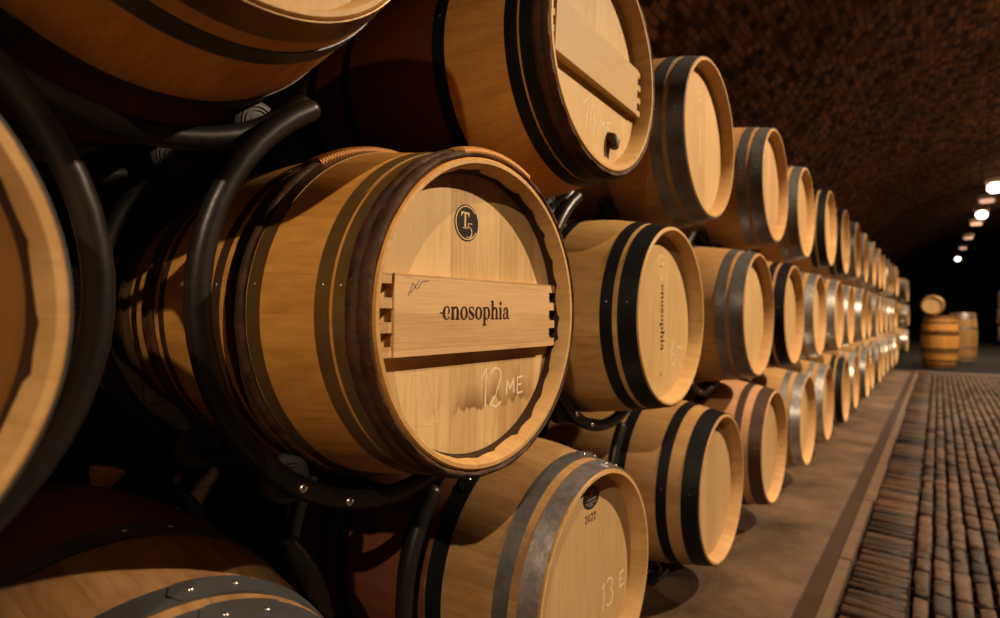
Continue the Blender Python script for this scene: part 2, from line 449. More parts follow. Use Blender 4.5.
# --- lettering
def glyph(bm, ch, y, h, x0, x1):
    """one high-contrast serif letter, x-height h, pen at y; returns the advance"""
    K, T = .27*h, .07*h                       # thick and thin strokes
    rect = lambda a, b, c, d: prism(bm, [(y+a*h, b*h), (y+c*h, b*h), (y+c*h, d*h), (y+a*h, d*h)], x0, x1)
    ser = lambda a, b, z: rect(a, z, b, z+.075)
    flag = lambda a, z: prism(bm, [(y+(a-.13)*h, (z-.08)*h), (y+a*h, (z-.14)*h), (y+a*h, z*h)], x0, x1)
    k = .25
    if ch == 'e':
        ringpoly(bm, y+.44*h, .5*h, .42*h, .52*h, .2*h, .45*h, x0, x1, 62, 322, .03*h)
        ringpoly(bm, y+.50*h, .70*h, .30*h, .32*h, .14*h, .25*h, x0, x1, -70, 110, .0)
        rect(-.28, .46, .12, .55)
        return .86*h
    if ch == 'o':
        ringpoly(bm, y+.44*h, .5*h, .44*h, .53*h, .19*h, .45*h, x0, x1); return .92*h
    if ch == 'n' or ch == 'h':
        top = 1.0 if ch == 'n' else 1.55
        rect(.1, 0, .1+k, top); flag(.1, top); ser(0, .46, 0)
        rect(.66, 0, .66+k, .74); ser(.56, 1.02, 0)
        ringpoly(bm, y+.58*h, .66*h, .33*h, .37*h, .12*h, .24*h, x0, x1, 0, 150)
        return 1.05*h
    if ch == 's':
        ringpoly(bm, y+.36*h, .74*h, .33*h, .29*h, .17*h, .21*h, x0, x1, 35, 215)
        ringpoly(bm, y+.36*h, .26*h, .35*h, .29*h, .18*h, .21*h, x0, x1, -145, 40)
        strip(bm, [(y+.1*h, .66*h), (y+.36*h, .5*h), (y+.62*h, .32*h)], .26*h, x0, x1)
        rect(.58, .68, .66, .98); rect(.04, .02, .12, .33)
        return .78*h
    if ch == 'p':
        rect(.1, -.5, .1+k, 1.0); flag(.1, 1.0); ser(0, .5, -.5)
        ringpoly(bm, y+.52*h, .5*h, .42*h, .53*h, .17*h, .44*h, x0, x1, -130, 130)
        return 1.0*h
    if ch == 'i':
        rect(.1, 0, .1+k, 1.0); flag(.1, 1.0); ser(0, .46, 0)
        ringpoly(bm, y+.225*h, 1.33*h, .15*h, .16*h, 0, 0, x0, x1); return .5*h
    if ch == 'a':
        rect(.5, .1, .5+k, .74)
        ringpoly(bm, y+.42*h, .70*h, .33*h, .33*h, .08*h, .24*h, x0, x1, 0, 150)
        ringpoly(bm, y+.32*h, .28*h, .30*h, .30*h, .10*h, .21*h, x0, x1, 60, 320)
        strip(bm, [(y+.62*h, .14*h), (y+.74*h, .03*h), (y+.92*h, .1*h)], .1*h, x0, x1)
        ringpoly(bm, y+.2*h, .76*h, .12*h, .12*h, 0, 0, x0, x1)
        return .92*h
    return .4*h
def word(s, h, x0, x1):
    bm = bmesh.new(); y = 0
    for ch in s: y += glyph(bm, ch, y, h, x0, x1) + .04*h
    bmesh.ops.translate(bm, verts=bm.verts, vec=(0, -y/2, 0))
    return bm
def chalk_bm(strokes, y, z, s, w, x0, x1):
    bm = bmesh.new(); rng = random.Random(int(y*1e4))
    for st in strokes:
        pts = [(y + a*s, z + b*s) for a, b in st]
        # resample with a slightly shaky hand
        q = []
        for p0, p1 in zip(pts, pts[1:]):
            for k in range(4): q.append((p0[0]+(p1[0]-p0[0])*k/4 + rng.uniform(-.0005, .0005), p0[1]+(p1[1]-p0[1])*k/4))
        q.append(pts[-1])
        strip(bm, q, [w*rng.uniform(.6, 1.2) for _ in q], x0, x1)
    return bm
arc = lambda cx, cz, r, a0, a1, n=8, ry=None: [(cx + r*math.cos(R(a0+(a1-a0)*i/n)), cz + (ry or r)*math.sin(R(a0+(a1-a0)*i/n))) for i in range(n+1)]
D1 = [(0, .72), (.22, 1.0), (.20, .5), (.18, 0)]
D2 = arc(.62, .76, .22, 170, -20) + [(.62, .25), (.38, .02), (.62, -.06), (.86, .06)]
D3 = arc(.55, .76, .22, 150, -80) + arc(.55, .28, .27, 80, -150)
D4 = [(.62, 1.0), (.38, .35), (.86, .38)]
D4b = [(.68, .7), (.66, -.05)]
SM = [(1.1, .22), (1.12, .62), (1.26, .36), (1.42, .64), (1.44, .22)]
SE = [[(1.86, .66), (1.6, .64), (1.6, .2), (1.86, .22)], [(1.6, .44), (1.8, .44)]]
SE_BIG = [[(1.7, .86), (1.35, .84), (1.35, .34), (1.7, .36)], [(1.35, .6), (1.62, .6)]]
S6 = [[(.35, 1.0), (.1, .6), (.0, .25)] + arc(.22, .22, .22, 180, 500), [(.75, .7), (.75, .1)], arc(.95, .5, .2, 170, 20)]

BODY = body_mesh(); 
HEADF = head_mesh(-REC, -REC-.022); HEADB = head_mesh(-L+REC, -L+REC+.022)
CACHE = {}
def cached(key, fn):
    if key not in CACHE: CACHE[key] = fn()
    return CACHE[key]
def mesh_mat(base, m):
    """a per-material mesh datablock sharing the same shape"""
    def mk():
        me = base.copy(); me.materials.append(M[m])
        if base.name.startswith('staves'): me.materials.append(M['chime'])
        return me
    return cached(('mm', base.name, m), mk)

STYLES = {   # (d0, d1, kind); mirrored to the far end
 'wood':   [(.014, 0, 'woodhoop'), (.036, 0, 'woodhoop'), (.050, .074, 'olive'), (.082, .110, 'olive'), (.236, .268, 'olive'), (.284, 0, 'woodhoop'), (.309, 0, 'woodhoop'), (.350, .375, 'brown_steel')],
 'woodblack': [(.014, 0, 'woodhoop'), (.030, 0, 'woodhoop'), (.043, .073, 'black'), (.079, .110, 'black'), (.275, .312, 'black')],
 'black':  [(.004, .057, 'black'), (.072, .108, 'black'), (.275, .312, 'black')],
 'blackwide': [(.004, .063, 'black'), (.112, .150, 'black'), (.27, .31, 'black')],
 'brown':  [(.004, .060, 'brown_steel'), (.098, .132, 'brown_steel'), (.29, .33, 'black')],
 'galv':   [(.004, .058, 'galv'), (.085, .120, 'galv'), (.275, .31, 'galv')],
 'dull':   [(.004, .058, 'galv_dark'), (.075, .115, 'galv_dark'), (.275, .31, 'galv')],
 'galvblack': [(.004, .050, 'galv'), (.072, .108, 'galv_dark'), (.24, .285, 'black'), (.33, .375, 'black')],
 'blue':   [(.004, .056, 'blue_steel'), (.076, .118, 'blue_steel'), (.275, .325, 'blue_steel')],
  'farwood': [(.014, 0, 'woodhoop'), (.04, .075, 'brown_steel'), (.11, .15, 'brown_steel'), (.29, 0, 'woodhoop'), (.315, .36, 'brown_steel')],
 'oldtop': [(.004, .055, 'olive'), (.085, .120, 'blue_steel'), (.27, .305, 'brown_steel')],
}
def set_thing(o, label, cat, group=None):
    o['label'] = label; o['category'] = cat
    if group: o['group'] = group

def barrel(style, label, group, X, Y, Z, stave='stave', head='head', laps=None, rot=None, roll=0):
    e = bpy.data.objects.new('wine_barrel', None); COL.objects.link(e); e.empty_display_size = .1
    base = RB
    # the empty sits under the bilge; parts are offset so that the axis is at height RB and the front head at +L/2
    set_thing(e, label, 'barrel', group)
    rz = rot or 0
    e.rotation_euler = (0, 0, rz)
    cx, cy = X - math.cos(rz)*L/2, Y - math.sin(rz)*L/2
    e.location = (cx, cy, Z - RB)
    off = (L/2, 0, RB)
    def part(name, me, parent=e):
        o = bpy.data.objects.new(name, me); COL.objects.link(o); o.parent = parent
        if parent is e: o.location = off; o.rotation_euler = (R(roll), 0, 0)
        return o
    part('staves', mesh_mat(BODY, stave))
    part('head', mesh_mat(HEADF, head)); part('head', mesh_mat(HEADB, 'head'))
    k = 0
    for (d0, d1, kind) in STYLES[style]:
        for side in (0, 1):
            if kind == 'woodhoop':
                d = d0 if not side else L - d0
                me = cached(('wh', d), lambda: wood_hoop_mesh(d, seed=int(d*1000)))
                if not me.materials: me.materials.append(M['bark'])
                part('wooden_hoop', me)
            else:
                a, b = (d0, d1) if not side else (L-d1, L-d0)
                lap = laps[k] if (laps and side == 0 and k < len(laps)) else (60 + (k*37+side*50) % 50 if side == 0 else 250)
                if laps is None: lap = None
                me = cached(('hoop', a, b, kind, lap), lambda: hoop_mesh(a, b, lap=lap))
                if not me.materials: me.materials.append(M[kind])
                h = part('hoop', me)
                if side == 0:
                    la = lap if lap is not None else 172
                    mid = (a+b)/2
                    for dd, da in ((mid, -1.5), (mid, -13)) if lap is not None else ((mid, 0),):
                        rm = cached(('rv', dd, la+da, lap is None), lambda: rivet_mesh(dd, la+da, .0042 if lap is not None else .002, .0052 if lap is not None else .0028))
                        if not rm.materials: rm.materials.append(M['rivet'])
                        part('rivet', rm, h)
        k += 1
    e['_part'] = 0
    del e['_part']
    return e, part

CAMZ = 1.115
XH = -.66
ORD = ['first', 'second', 'third', 'fourth', 'fifth', 'sixth', 'seventh', 'eighth', 'ninth', 'tenth', 'eleventh', 'twelfth', 'thirteenth', 'fourteenth', 'fifteenth', 'sixteenth', 'seventeenth', 'eighteenth']
DESC = {'wood': 'bark-hooped', 'woodblack': 'bark-and-black-hooped', 'black': 'black-hooped', 'blackwide': 'black-hooped', 'brown': 'brown-hooped', 'galv': 'bright steel-hooped', 'dull': 'dull grey-hooped', 'galvblack': 'grey-and-black-hooped', 'blue': 'blue-grey-hooped', 'oldtop': 'tarnished-hooped', 'farwood': 'dark-hooped'}
def far(a, n, step): return [a + step*i for i in range(n)]
zt, zm, zl = CAMZ + .657, CAMZ - .005, CAMZ - .683
rows = {
 'top':    ([.355, 1.339, 2.12, 3.17, 4.09, 5.0, 5.95] + far(6.9, 9, .95), zt,
            ['oldtop', 'woodblack', 'dull', 'dull', 'dull', 'black', 'black', 'dull', 'galv', 'galv', 'dull', 'black', 'galv', 'galv', 'dull', 'galv']),
 'middle': ([-.114, .832, 1.79, 2.85, 3.66, 4.6, 5.5] + far(6.45, 9, .95), zm,
            ['dull', 'wood', 'black', 'dull', 'black', 'galv', 'galv', 'galv', 'galv', 'dull', 'galv', 'galv', 'dull', 'galv', 'galv', 'dull']),
 'bottom': ([.31, 1.285, 2.30, 3.19, 4.12, 5.03, 5.98] + far(6.93, 9, .95), zl,
            ['blue', 'galvblack', 'blackwide', 'brown', 'galv', 'galv', 'black', 'galv', 'dull', 'galv', 'dull', 'galv', 'galv', 'dull', 'galv', 'galv']),
}
special = {
 ('top', 0): 'orange oak barrel with tarnished hoops and wine-dyed belly, overhead in the top corner',
 ('top', 1): 'oak barrel with toothed cross bar and 14 ME in chalk, resting above the enosophia cask',
 ('middle', 0): 'oak barrel cut by the picture edge, its amber head rim beside a black tube',
 ('middle', 1): 'large bark-hooped oak barrel with enosophia cross bar, black T5 seal and chalk 12 ME',
 ('middle', 2): 'pale oak barrel with black hoops and sideways enosophia lettering on its head',
 ('middle', 3): 'grey-hooped oak barrel with a bright blank head, third whole cask along the middle row',
 ('bottom', 0): 'weathered oak barrel with riveted blue-grey hoops, orange bung on its dark red back',
 ('bottom', 1): 'oak barrel with worn grey hoops, round black seal, 2022 and 13 E in chalk',
 ('bottom', 2): 'oak barrel with wide black hoops and a grey tag, standing low beside the paved floor',
 ('bottom', 3): 'pinkish oak barrel with rust-brown hoops in the bottom row',
}
BAR = {}
XOFF = {('top', 1): -.68, ('top', 0): -.655, ('middle', 0): -.63, ('middle', 1): -.655, ('middle', 2): -.67, ('bottom', 0): -.69}
for rn, (ys, z, st) in rows.items():
    for i, y in enumerate(ys):
        lab = special.get((rn, i)) or '%s oak barrel, %s from near end of %s row' % (DESC[st[i]], ORD[i], rn)
        stave, head, laps, roll = 'stave', 'head', None, 0
        if (rn, i) == ('top', 0): stave, head = 'stave_wine_shade', 'head'
        if (rn, i) == ('top', 1): stave, roll = 'stave_wine_shade', -3.5
        if (rn, i) == ('middle', 0): head = 'head_dimmed'
        if (rn, i) == ('middle', 1): stave, head = 'stave_orange', 'head_stained'
        if (rn, i) == ('bottom', 0): stave, laps = 'stave_old', [81, 84, 86]
        if (rn, i) == ('bottom', 1): stave, laps = 'stave_brown', [79, 80, 130, 150]
        if (rn, i) == ('bottom', 3): stave = 'stave_pink'
        jz = random.Random(i*7+len(rn)).uniform(-.006, .006) if i > 3 else 0
        x = XOFF.get((rn, i), XH + (random.Random(i*13+len(rn)).uniform(-.015, .015) if i > 3 else 0))
        zz = z + jz - {('top', 2): .018, ('middle', 2): .006}.get((rn, i), 0)
        BAR[(rn, i)] = barrel(st[i], lab, 'oak barrels stacked in the %s row' % rn, x, y, zz, stave, head, laps, None, roll)

def detail(key, name, bm, m, label=None, smooth=False):
    e, part = BAR[key]
    me = mesh_from(name, bm, smooth); me.materials.append(M[m])
    o = part(name, me)
    if label: o['label'] = label
    return o
XS = -REC        # head surface (front head at local 0, recessed)
# enosophia cask
K = ('middle', 1)
e, part = BAR[K]
BARX = -REC + .022
me = cross_bar_mesh(-.070, .064, -REC-.001, BARX); me.materials.append(M['bar'])
cb = part('cross_bar', me); cb['label'] = 'flat oak cross bar with comb-cut ends'
bm = word('enosophia', .0232, BARX, BARX+.0005); bmesh.ops.translate(bm, verts=bm.verts, vec=(0, -.018, -.0105))
me = mesh_from('lettering', bm, False); me.materials.append(M['ink'])
o = bpy.data.objects.new('lettering', me); COL.objects.link(o); o.parent = cb
bm = bmesh.new()
for pts in ([(-.196, .028), (-.185, .050), (-.178, .041)], [(-.19, .034), (-.170, .055)], [(-.175, .040), (-.165, .053), (-.150, .055)]): strip(bm, pts, .0016, BARX, BARX+.0004)
me = mesh_from('scribble', bm, False); me.materials.append(M['grey_ink'])
o = bpy.data.objects.new('scribble', me); COL.objects.link(o); o.parent = cb
sy, sz = -.029, .170
bm = bmesh.new(); ringpoly(bm, sy, sz, .0335, .0345, 0, 0, XS, XS+.0006, n=40)
seal = detail(K, 'seal', bm, 'seal_black', 'round black seal reading T5')
bm = bmesh.new()
x0, x1 = XS+.0006, XS+.0011
ringpoly(bm, sy, sz, .0247, .0253, .0230, .0236, x0, x1, 40, 330, n=36)
prism(bm, [(sy-.0125, sz+.0135), (sy+.0055, sz+.0135), (sy+.0055, sz+.0155), (sy-.0125, sz+.0155)], x0, x1)
prism(bm, [(sy-.0125, sz+.0135), (sy-.0125, sz+.008), (sy-.0085, sz+.0135)], x0, x1)
prism(bm, [(sy+.0055, sz+.0135), (sy+.0015, sz+.0135), (sy+.0055, sz+.008)], x0, x1)
prism(bm, [(sy-.0052, sz-.0075), (sy-.0018, sz-.0075), (sy-.0018, sz+.0135), (sy-.0052, sz+.0135)], x0, x1)
prism(bm, [(sy-.0085, sz-.0085), (sy+.0015, sz-.0085), (sy+.0015, sz-.0070), (sy-.0085, sz-.0070)], x0, x1)
strip(bm, [(sy+.0120, sz-.0005), (sy+.0035, sz-.0005), (sy+.0030, sz-.0075)], .0015, x0, x1)
strip(bm, [(sy+a, sz+b) for a, b in arc(.0035, -.0135, .0080, 95, -120, 14)], [.0012]*4+[.002]*7+[.0012]*4, x0, x1)
bmesh.ops.scale(bm, verts=bm.verts, vec=(1, 1.27, 1.27), space=Matrix.Translation((0, -sy, -sz)))
me = mesh_from('seal_letters', bm, False); me.materials.append(M['gold'])
o = bpy.data.objects.new('seal_letters', me); COL.objects.link(o); o.parent = seal
detail(K, 'chalk_mark', chalk_bm([D1, D2, SM] + SE, .018, -.182, .075, .0042, XS, XS+.0005), 'chalk', 'white chalk numbers')
detail(K, 'chalk_smear', chalk_bm([[(-.155, -.095), (-.15, -.19)], [(-.15, -.14), (-.13, -.105), (-.115, -.15)], [(-.145, -.19), (-.125, -.195), (-.10, -.19)], [(-.112, -.10), (-.108, -.18)]], 0, 0, 1, .0032, XS, XS+.0004), 'chalk_faint')
# charred groove with scalloped edge between bevel and head
def croze_bm():
    bm = bmesh.new(); n = 180; rng = random.Random(3)
    w = [rng.uniform(.008, .021) for _ in range(27)]
    A = []
    for i in range(n):
        t = 2*PI*i/n; s = t/(2*PI)*27; f = s % 1
        k = w[int(s) % 27]*(1 - .35*math.sin(PI*f)) 
        A.append((t, REC - .006 - k))
    rr = lambda d: .2645 + (.273 - .2645)*(REC - d)/(REC - .004) - .0012
    va = [bm.verts.new((-d, rr(d)*math.cos(t), rr(d)*math.sin(t))) for t, d in A]
    vb = [bm.verts.new((-REC+.0004, rr(REC)*math.cos(t), rr(REC)*math.sin(t))) for t, d in A]
    vc = [bm.verts.new((-d, (rr(d)+.003)*math.cos(t), (rr(d)+.003)*math.sin(t))) for t, d in A]
    for i in range(n):
        j = (i+1) % n
        bm.faces.new((va[i], va[j], vb[j], vb[i])); bm.faces.new((vc[i], vc[j], va[j], va[i]))
    return bm
detail(K, 'croze', croze_bm(), 'croze', 'dark charred groove around the head')
detail(('middle', 0), 'croze', croze_bm(), 'croze', 'dark charred groove around the head')
for (d, wd, a0, a1) in ((.025, .052, 68, 107), (.2965, .056, 84, 124)):
    me = wicker_mesh(d, wd, a0, a1); me.materials.append(M['wicker']); part('wicker_wrap', me)
bm = bmesh.new()
for dd in (.012, .03):
    tube(bm, [(-dd, (RH+.016)*math.cos(R(a)), (RH+.016)*math.sin(R(a))) for a in range(52, 69, 2)], .0016, 6)
me = mesh_from('binding_end', bm); me.materials.append(M['wicker']); part('binding_end', me)

# cask above it
K = ('top', 1); e, part = BAR[K]
me = cross_bar_mesh(-.062, .070, -REC-.001, BARX); me.materials.append(M['bar_dimmed'])
cb = part('cross_bar', me); cb['label'] = 'flat oak cross bar with comb-cut ends'
detail(K, 'chalk_mark', chalk_bm([D1, D4, D4b, SM] + SE, -.045, -.180, .080, .0042, XS, XS+.0005), 'chalk', 'white chalk numbers')
bm = bmesh.new()
pp = [(XS-.004, .100, -.170), (XS+.010, .100, -.173), (XS+.016, .100, -.182), (XS+.018, .100, -.200)]
tube(bm, pp, [.020, .018, .016, .011], 12)
detail(K, 'tap_peg', bm, 'peg', 'dark wine-soaked peg', True)
bm = bmesh.new(); strip(bm, [(.098, -.175), (.095, -.210), (.099, -.228)], [.026, .020, .006], XS, XS+.0004)
detail(K, 'wine_drip', bm, 'peg')
detail(K, 'scribble', chalk_bm([[(-.08, .20), (-.05, .19), (-.02, .205)], [(-.06, .21), (-.03, .18)]], 0, 0, 1, .003, XS, XS+.0004), 'grey_ink')

# pale black-hooped cask: sideways lettering
K = ('middle', 2)
bm = word('enosophia', .021, XS, XS+.0005)
bmesh.ops.rotate(bm, verts=bm.verts, cent=(0, 0, 0), matrix=Matrix.Rotation(R(-90), 3, 'X'))
bmesh.ops.scale(bm, verts=bm.verts, vec=(1, 1, 1.25))
bmesh.ops.translate(bm, verts=bm.verts, vec=(0, -.004, -.005))
detail(K, 'lettering', bm, 'ink')
bm = bmesh.new()
ringpoly(bm, -.006, .180, .022, .021, .016, .016, XS, XS+.0005); ringpoly(bm, -.006, .140, .017, .022, .011, .017, XS, XS+.0005)
strip(bm, [(.016, .190), (-.001, .163), (-.023, .155)], .004, XS, XS+.0005)
detail(K, 'emblem', bm, 'chalk_faint')
bm = bmesh.new(); strip(bm, [(-.04, .236), (.04, .236)], .004, XS, XS+.0005)
detail(K, 'small_print', bm, 'grey_ink'); bm = bmesh.new()
prism(bm, [(-.006, -.195), (.004, -.195), (.004, -.185), (-.006, -.185)], XS, XS+.0005)
detail(K, 'stamped_dot', bm, 'grey_ink')
detail(K, 'chalk_mark', chalk_bm(S6[:1], .085, -.165, .085, .0048, XS, XS+.0005), 'chalk', 'white chalk numbers')
detail(K, 'chalk_letter', chalk_bm(S6[1:], .085, -.165, .085, .0048, XS, XS+.0005), 'chalk', 'white chalk numbers')

# 13 E cask
K = ('bottom', 1)
bm = bmesh.new(); ringpoly(bm, .022, .206, .043, .030, 0, 0, XS, XS+.0006, n=36)
seal = detail(K, 'seal', bm, 'seal_black', 'round black seal with a small red shield')
bm = bmesh.new()
prism(bm, [(.022, .209), (.031, .217), (.031, .226), (.022, .222), (.013, .226), (.013, .217)], XS+.0006, XS+.0011)
me = mesh_from('shield', bm, False); me.materials.append(M['red']); o = bpy.data.objects.new('shield', me); COL.objects.link(o); o.parent = seal
bm = bmesh.new()
for zz, w in ((.201, .050), (.192, .056), (.185, .026)):
    n = int(w/.005)
    for q in range(n): prism(bm, [(0.022-w/2+q*.005, zz-.0022), (0.022-w/2+q*.005+.0032, zz-.0022), (0.022-w/2+q*.005+.0032, zz+.0022), (0.022-w/2+q*.005, zz+.0022)], XS+.0006, XS+.0011)
me = mesh_from('seal_letters', bm, False); me.materials.append(M['tag']); o = bpy.data.objects.new('seal_letters', me); COL.objects.link(o); o.parent = seal
def digit(bm, ch, y, z, s, x0, x1):
    w = .16*s
    if ch == '2': strip(bm, [(y+a*s, z+b*s) for a, b in arc(.28, .72, .24, 170, -30)] + [(y+.08*s, z+.05*s), (y+.55*s, z+.05*s)], w, x0, x1)
    else: ringpoly(bm, y+.3*s, z+.5*s, .27*s, .5*s, .14*s, .38*s, x0, x1)
bm = bmesh.new()
for q, ch in enumerate('2022'): digit(bm, ch, -.009+q*.0150, .144, .020, XS, XS+.0005)
detail(K, 'year', bm, 'ink')
detail(K, 'chalk_mark', chalk_bm([[(.0, .75), (.16, 1.0), (.12, .45), (.08, 0)], D3] + SE_BIG, .088, -.115, .076, .0042, XS, XS+.0005), 'chalk', 'white chalk numbers')
# grey tag on the wide black-hooped cask
K = ('bottom', 2)
bm = bmesh.new(); strip(bm, [(-.055, .232), (-.042, .20), (-.046, .155)], [.026, .022, .012], XS, XS+.0012)
detail(K, 'tag', bm, 'tag')
# faint print line on the second grey cask of the top row
K = ('top', 2)
bm = bmesh.new()
for q in range(16): prism(bm, [(-.002, .085-q*.011), (.008, .085-q*.011), (.008, .092-q*.011), (-.002, .092-q*.011)], XS, XS+.0004)
detail(K, 'small_print', bm, 'chalk_faint')
detail(K, 'emblem', chalk_bm([arc(.0, .17, .02, 0, 360, 14)], 0, 0, 1, .005, XS, XS+.0004), 'chalk_faint')
# bung on the weathered cask
K = ('bottom', 0)
bm = bmesh.new()
pr = [(0, .0), (.016, .0), (.020, .012), (.030, .030), (.032, .040), (.026, .044), (.0, .044)]
rings = []; BD, BA = .65, -19
for t in [2*PI*i/24 for i in range(24)]:
    rings.append([bm.verts.new((-BD + r*math.cos(t), -.0 + r*math.sin(t), outer(BD) - .004 + h)) for r, h in pr[1:-1]])
for i in range(24):
    A, B = rings[i], rings[(i+1) % 24]
    for j in range(len(A)-1): bm.faces.new((A[j], B[j], B[j+1], A[j+1]))
bm.faces.new([r[-1] for r in rings]); bm.faces.new([r[0] for r in rings][::-1])
bmesh.ops.rotate(bm, verts=bm.verts, cent=(0, 0, 0), matrix=Matrix.Rotation(R(BA), 3, 'X'))
detail(K, 'bung', bm, 'bung', 'flared orange bung', True)

# ------------------------------------------------------------------ steel cradles
RR, RT = .388, .0195
FX, RX = -.25, -.70       # front / rear ring behind the head plane
def ring_mesh(x, a0, a1, rr):
    bm = bmesh.new(); pts = [(x, rr*math.cos(R(a0+(a1-a0)*i/48)), rr*math.sin(R(a0+(a1-a0)*i/48))) for i in range(49)]
    tube(bm, pts, RT, 16)
    for p in (pts[0], pts[-1]):      # rounded end caps
        bmesh.ops.create_uvsphere(bm, u_segments=16, v_segments=10, radius=RT*.985, matrix=Matrix.Translation(p))
    return mesh_from('ring_tube', bm, angle=50)
def roller_mesh(x, ang, r):
    bm = bmesh.new(); a = R(ang); cy, cz = r*math.cos(a), r*math.sin(a)
    prof = [(-.016, .012), (-.016, .036), (-.012, .0435), (.012, .0435), (.016, .036), (.016, .012)]
    seg = 28; rings = []
    for i in range(seg):
        t = 2*PI*i/seg
        rings.append([bm.verts.new((x - d, cy + q*math.cos(t), cz + q*math.sin(t))) for d, q in prof])
    for i in range(seg):
        A, B = rings[i], rings[(i+1) % seg]
        for j in range(len(prof)): bm.faces.new((A[j], B[j], B[(j+1) % 6], A[(j+1) % 6]))
    for q0, q1 in ((.012, .016), (.024, .0265), (.031, .033)):      # raised rings on the face
        ringpoly(bm, cy, cz, q1, q1, q0, q0, x+.0155, x+.018, n=24)
    ringpoly(bm, cy, cz, .012, .012, 0, 0, x+.010, x+.0165, n=16)
    return mesh_from('roller', bm, angle=35)
def axle_mesh(ang, r):
    bm = bmesh.new(); a = R(ang)
    tube(bm, [(FX-.06, r*math.cos(a), r*math.sin(a)), (RX+.06, r*math.cos(a), r*math.sin(a))], .0115, 12)
    return mesh_from('axle', bm, angle=50)
def bar_mesh(ang, r=RR):
    bm = bmesh.new(); a = R(ang)
    tube(bm, [(FX, r*math.cos(a), r*math.sin(a)), (RX, r*math.cos(a), r*math.sin(a))], .014, 12)
    return mesh_from('tie_bar', bm, angle=50)
def bolt_mesh(x, ang, rr):
    bm = bmesh.new(); a = R(ang)
    bmesh.ops.create_uvsphere(bm, u_segments=12, v_segments=8, radius=.0085)
    bmesh.ops.transform(bm, matrix=Matrix.Translation((x+RT, rr*math.cos(a), rr*math.sin(a))) @ Matrix.Diagonal((.6, 1, 1, 1)), verts=bm.verts)
    return mesh_from('bolt', bm)
def foot_mesh():
    bm = bmesh.new()
    for s in (-1, 1): pass
    bmesh.ops.create_cube(bm, size=1, matrix=Matrix.Translation((0, 0, 0)) @ Matrix.Diagonal((.10, .16, .012, 1)))
    bmesh.ops.bevel(bm, geom=bm.edges[:], offset=.003, segments=2, affect='EDGES')
    return mesh_from('foot_plate', bm, angle=40)
FOOT = foot_mesh(); FOOT.materials.append(M['tube'])
def get(key, fn, m):
    me = cached(key, fn)
    if not me.materials: me.materials.append(M[m])
    return me
def rack(rn, i, X, Y, Z, label):
    e = bpy.data.objects.new('barrel_cradle', None); COL.objects.link(e)
    set_thing(e, label, 'barrel rack', 'steel tube cradles of the %s row' % rn)
    e.location = (X, Y, Z - RR)
    a0, a1 = {'top': (222, 317), 'middle': (121, 420), 'bottom': (140, 400)}[rn]
    rr = {'top': .374, 'middle': .404, 'bottom': .386}[rn]
    rl = {'top': .366, 'middle': .398, 'bottom': .378}[rn]
    # neighbouring rows sit side by side so that their tubes touch without crossing
    dx = {'top': -.045, 'middle': 0.0, 'bottom': -.042}[rn]
    def part(name, me, loc=(0, 0, RR)):
        o = bpy.data.objects.new(name, me); COL.objects.link(o); o.parent = e; o.location = loc; return o
    for x in (FX, RX):
        part('ring_tube', get(('ring', x, rn), lambda: ring_mesh(x + dx, a0, a1, rr), 'tube'))
        for s in (236, 304):
            xx = x + dx - .045 if x == FX else x + dx + .045
            part('roller', get(('rol', round(xx, 4), s), lambda: roller_mesh(xx, s, rl), 'roller'))
    for s in (236, 304): part('axle', get(('axle', s, rn), lambda: axle_mesh(s, rl), 'tube'))
    if rn != 'top':
        part('tie_bar', get(('bar', rr), lambda: bar_mesh(270, rr), 'tube'))
        for s in (236, 252): part('bolt', get(('bolt', s, rn), lambda: bolt_mesh(FX + dx, s, rr), 'rivet'))
    if rn == 'bottom':
        for x in (FX, RX): part('foot_plate', FOOT, (x + dx, 0, -.026))
    return e
for rn, (ys, z, st) in rows.items():
    for i, y in enumerate(ys):
        key = (rn, i)
        who = {('top', 0): 'the cask overhead at the top corner', ('middle', 0): 'the cask cut off at the picture edge', ('middle', 1): 'the enosophia cask', ('top', 1): 'the chalked 14 ME cask', ('bottom', 1): 'the chalked 13 E cask', ('bottom', 0): 'the weathered low cask with the orange bung'}.get(key) or '%s barrel from near end of %s row' % (ORD[i], rn)
        rack(rn, i, XH, y - (.018 if key == ('middle', 1) else .01), z + {'top': -.016, 'middle': .022, 'bottom': 0}[rn], 'black tube cradle under %s' % who)

# ------------------------------------------------------------------ casks at the far end of the cellar
def upright(X, Y, label, style, stave, tall=1.0, wide=1.0):
    e, part = barrel(style, label, None, 0, 0, 0, stave)
    e.rotation_euler = (0, R(-90), R(20)); 
    # parts: axis at local z=RB; stand it on its rear head
    e.location = (0, 0, 0)
    for ch in e.children: ch.location = (L, 0, 0)
    e.location = (X, Y, 0); e.scale = (tall, wide, wide)
    return e
upright(.02, 15.45, 'amber oak barrel standing upright on the floor at the end of the aisle', 'farwood', 'stave_orange', 1.18, .96)
upright(.46, 17.4, 'pale oak barrel standing upright behind the amber upright barrel', 'galv', 'stave', 1.25, .80)
e, part = barrel('farwood', 'small golden keg lying on top of the amber upright barrel', None, 0, 0, 0, 'stave_orange', rot=R(-90))
e.scale = (.62, .62, .62); e.location = (-.10, 15.45, L*1.18 + .003)
# last casks of the long stack, past a gap
for rn, z, nm in (('bottom', zl, 'bottom'), ('middle', zm, 'middle'), ('top', zt, 'top')):
    for q, y in enumerate((18.4, 19.35)):
        yy = y + (.475 if rn == 'middle' else 0)
        barrel('galv', 'grey-hooped oak barrel past the gap in the stack, %s of the %s layer' % (('first', 'second')[q], nm), 'barrels past the gap in the stack', XH, yy, z)
        e = rack(rn, 0, XH, yy, z, 'black steel cradle past the gap, under the %s barrel of the %s layer' % (('first', 'second')[q], nm)); e['group'] = 'cradles past the gap'
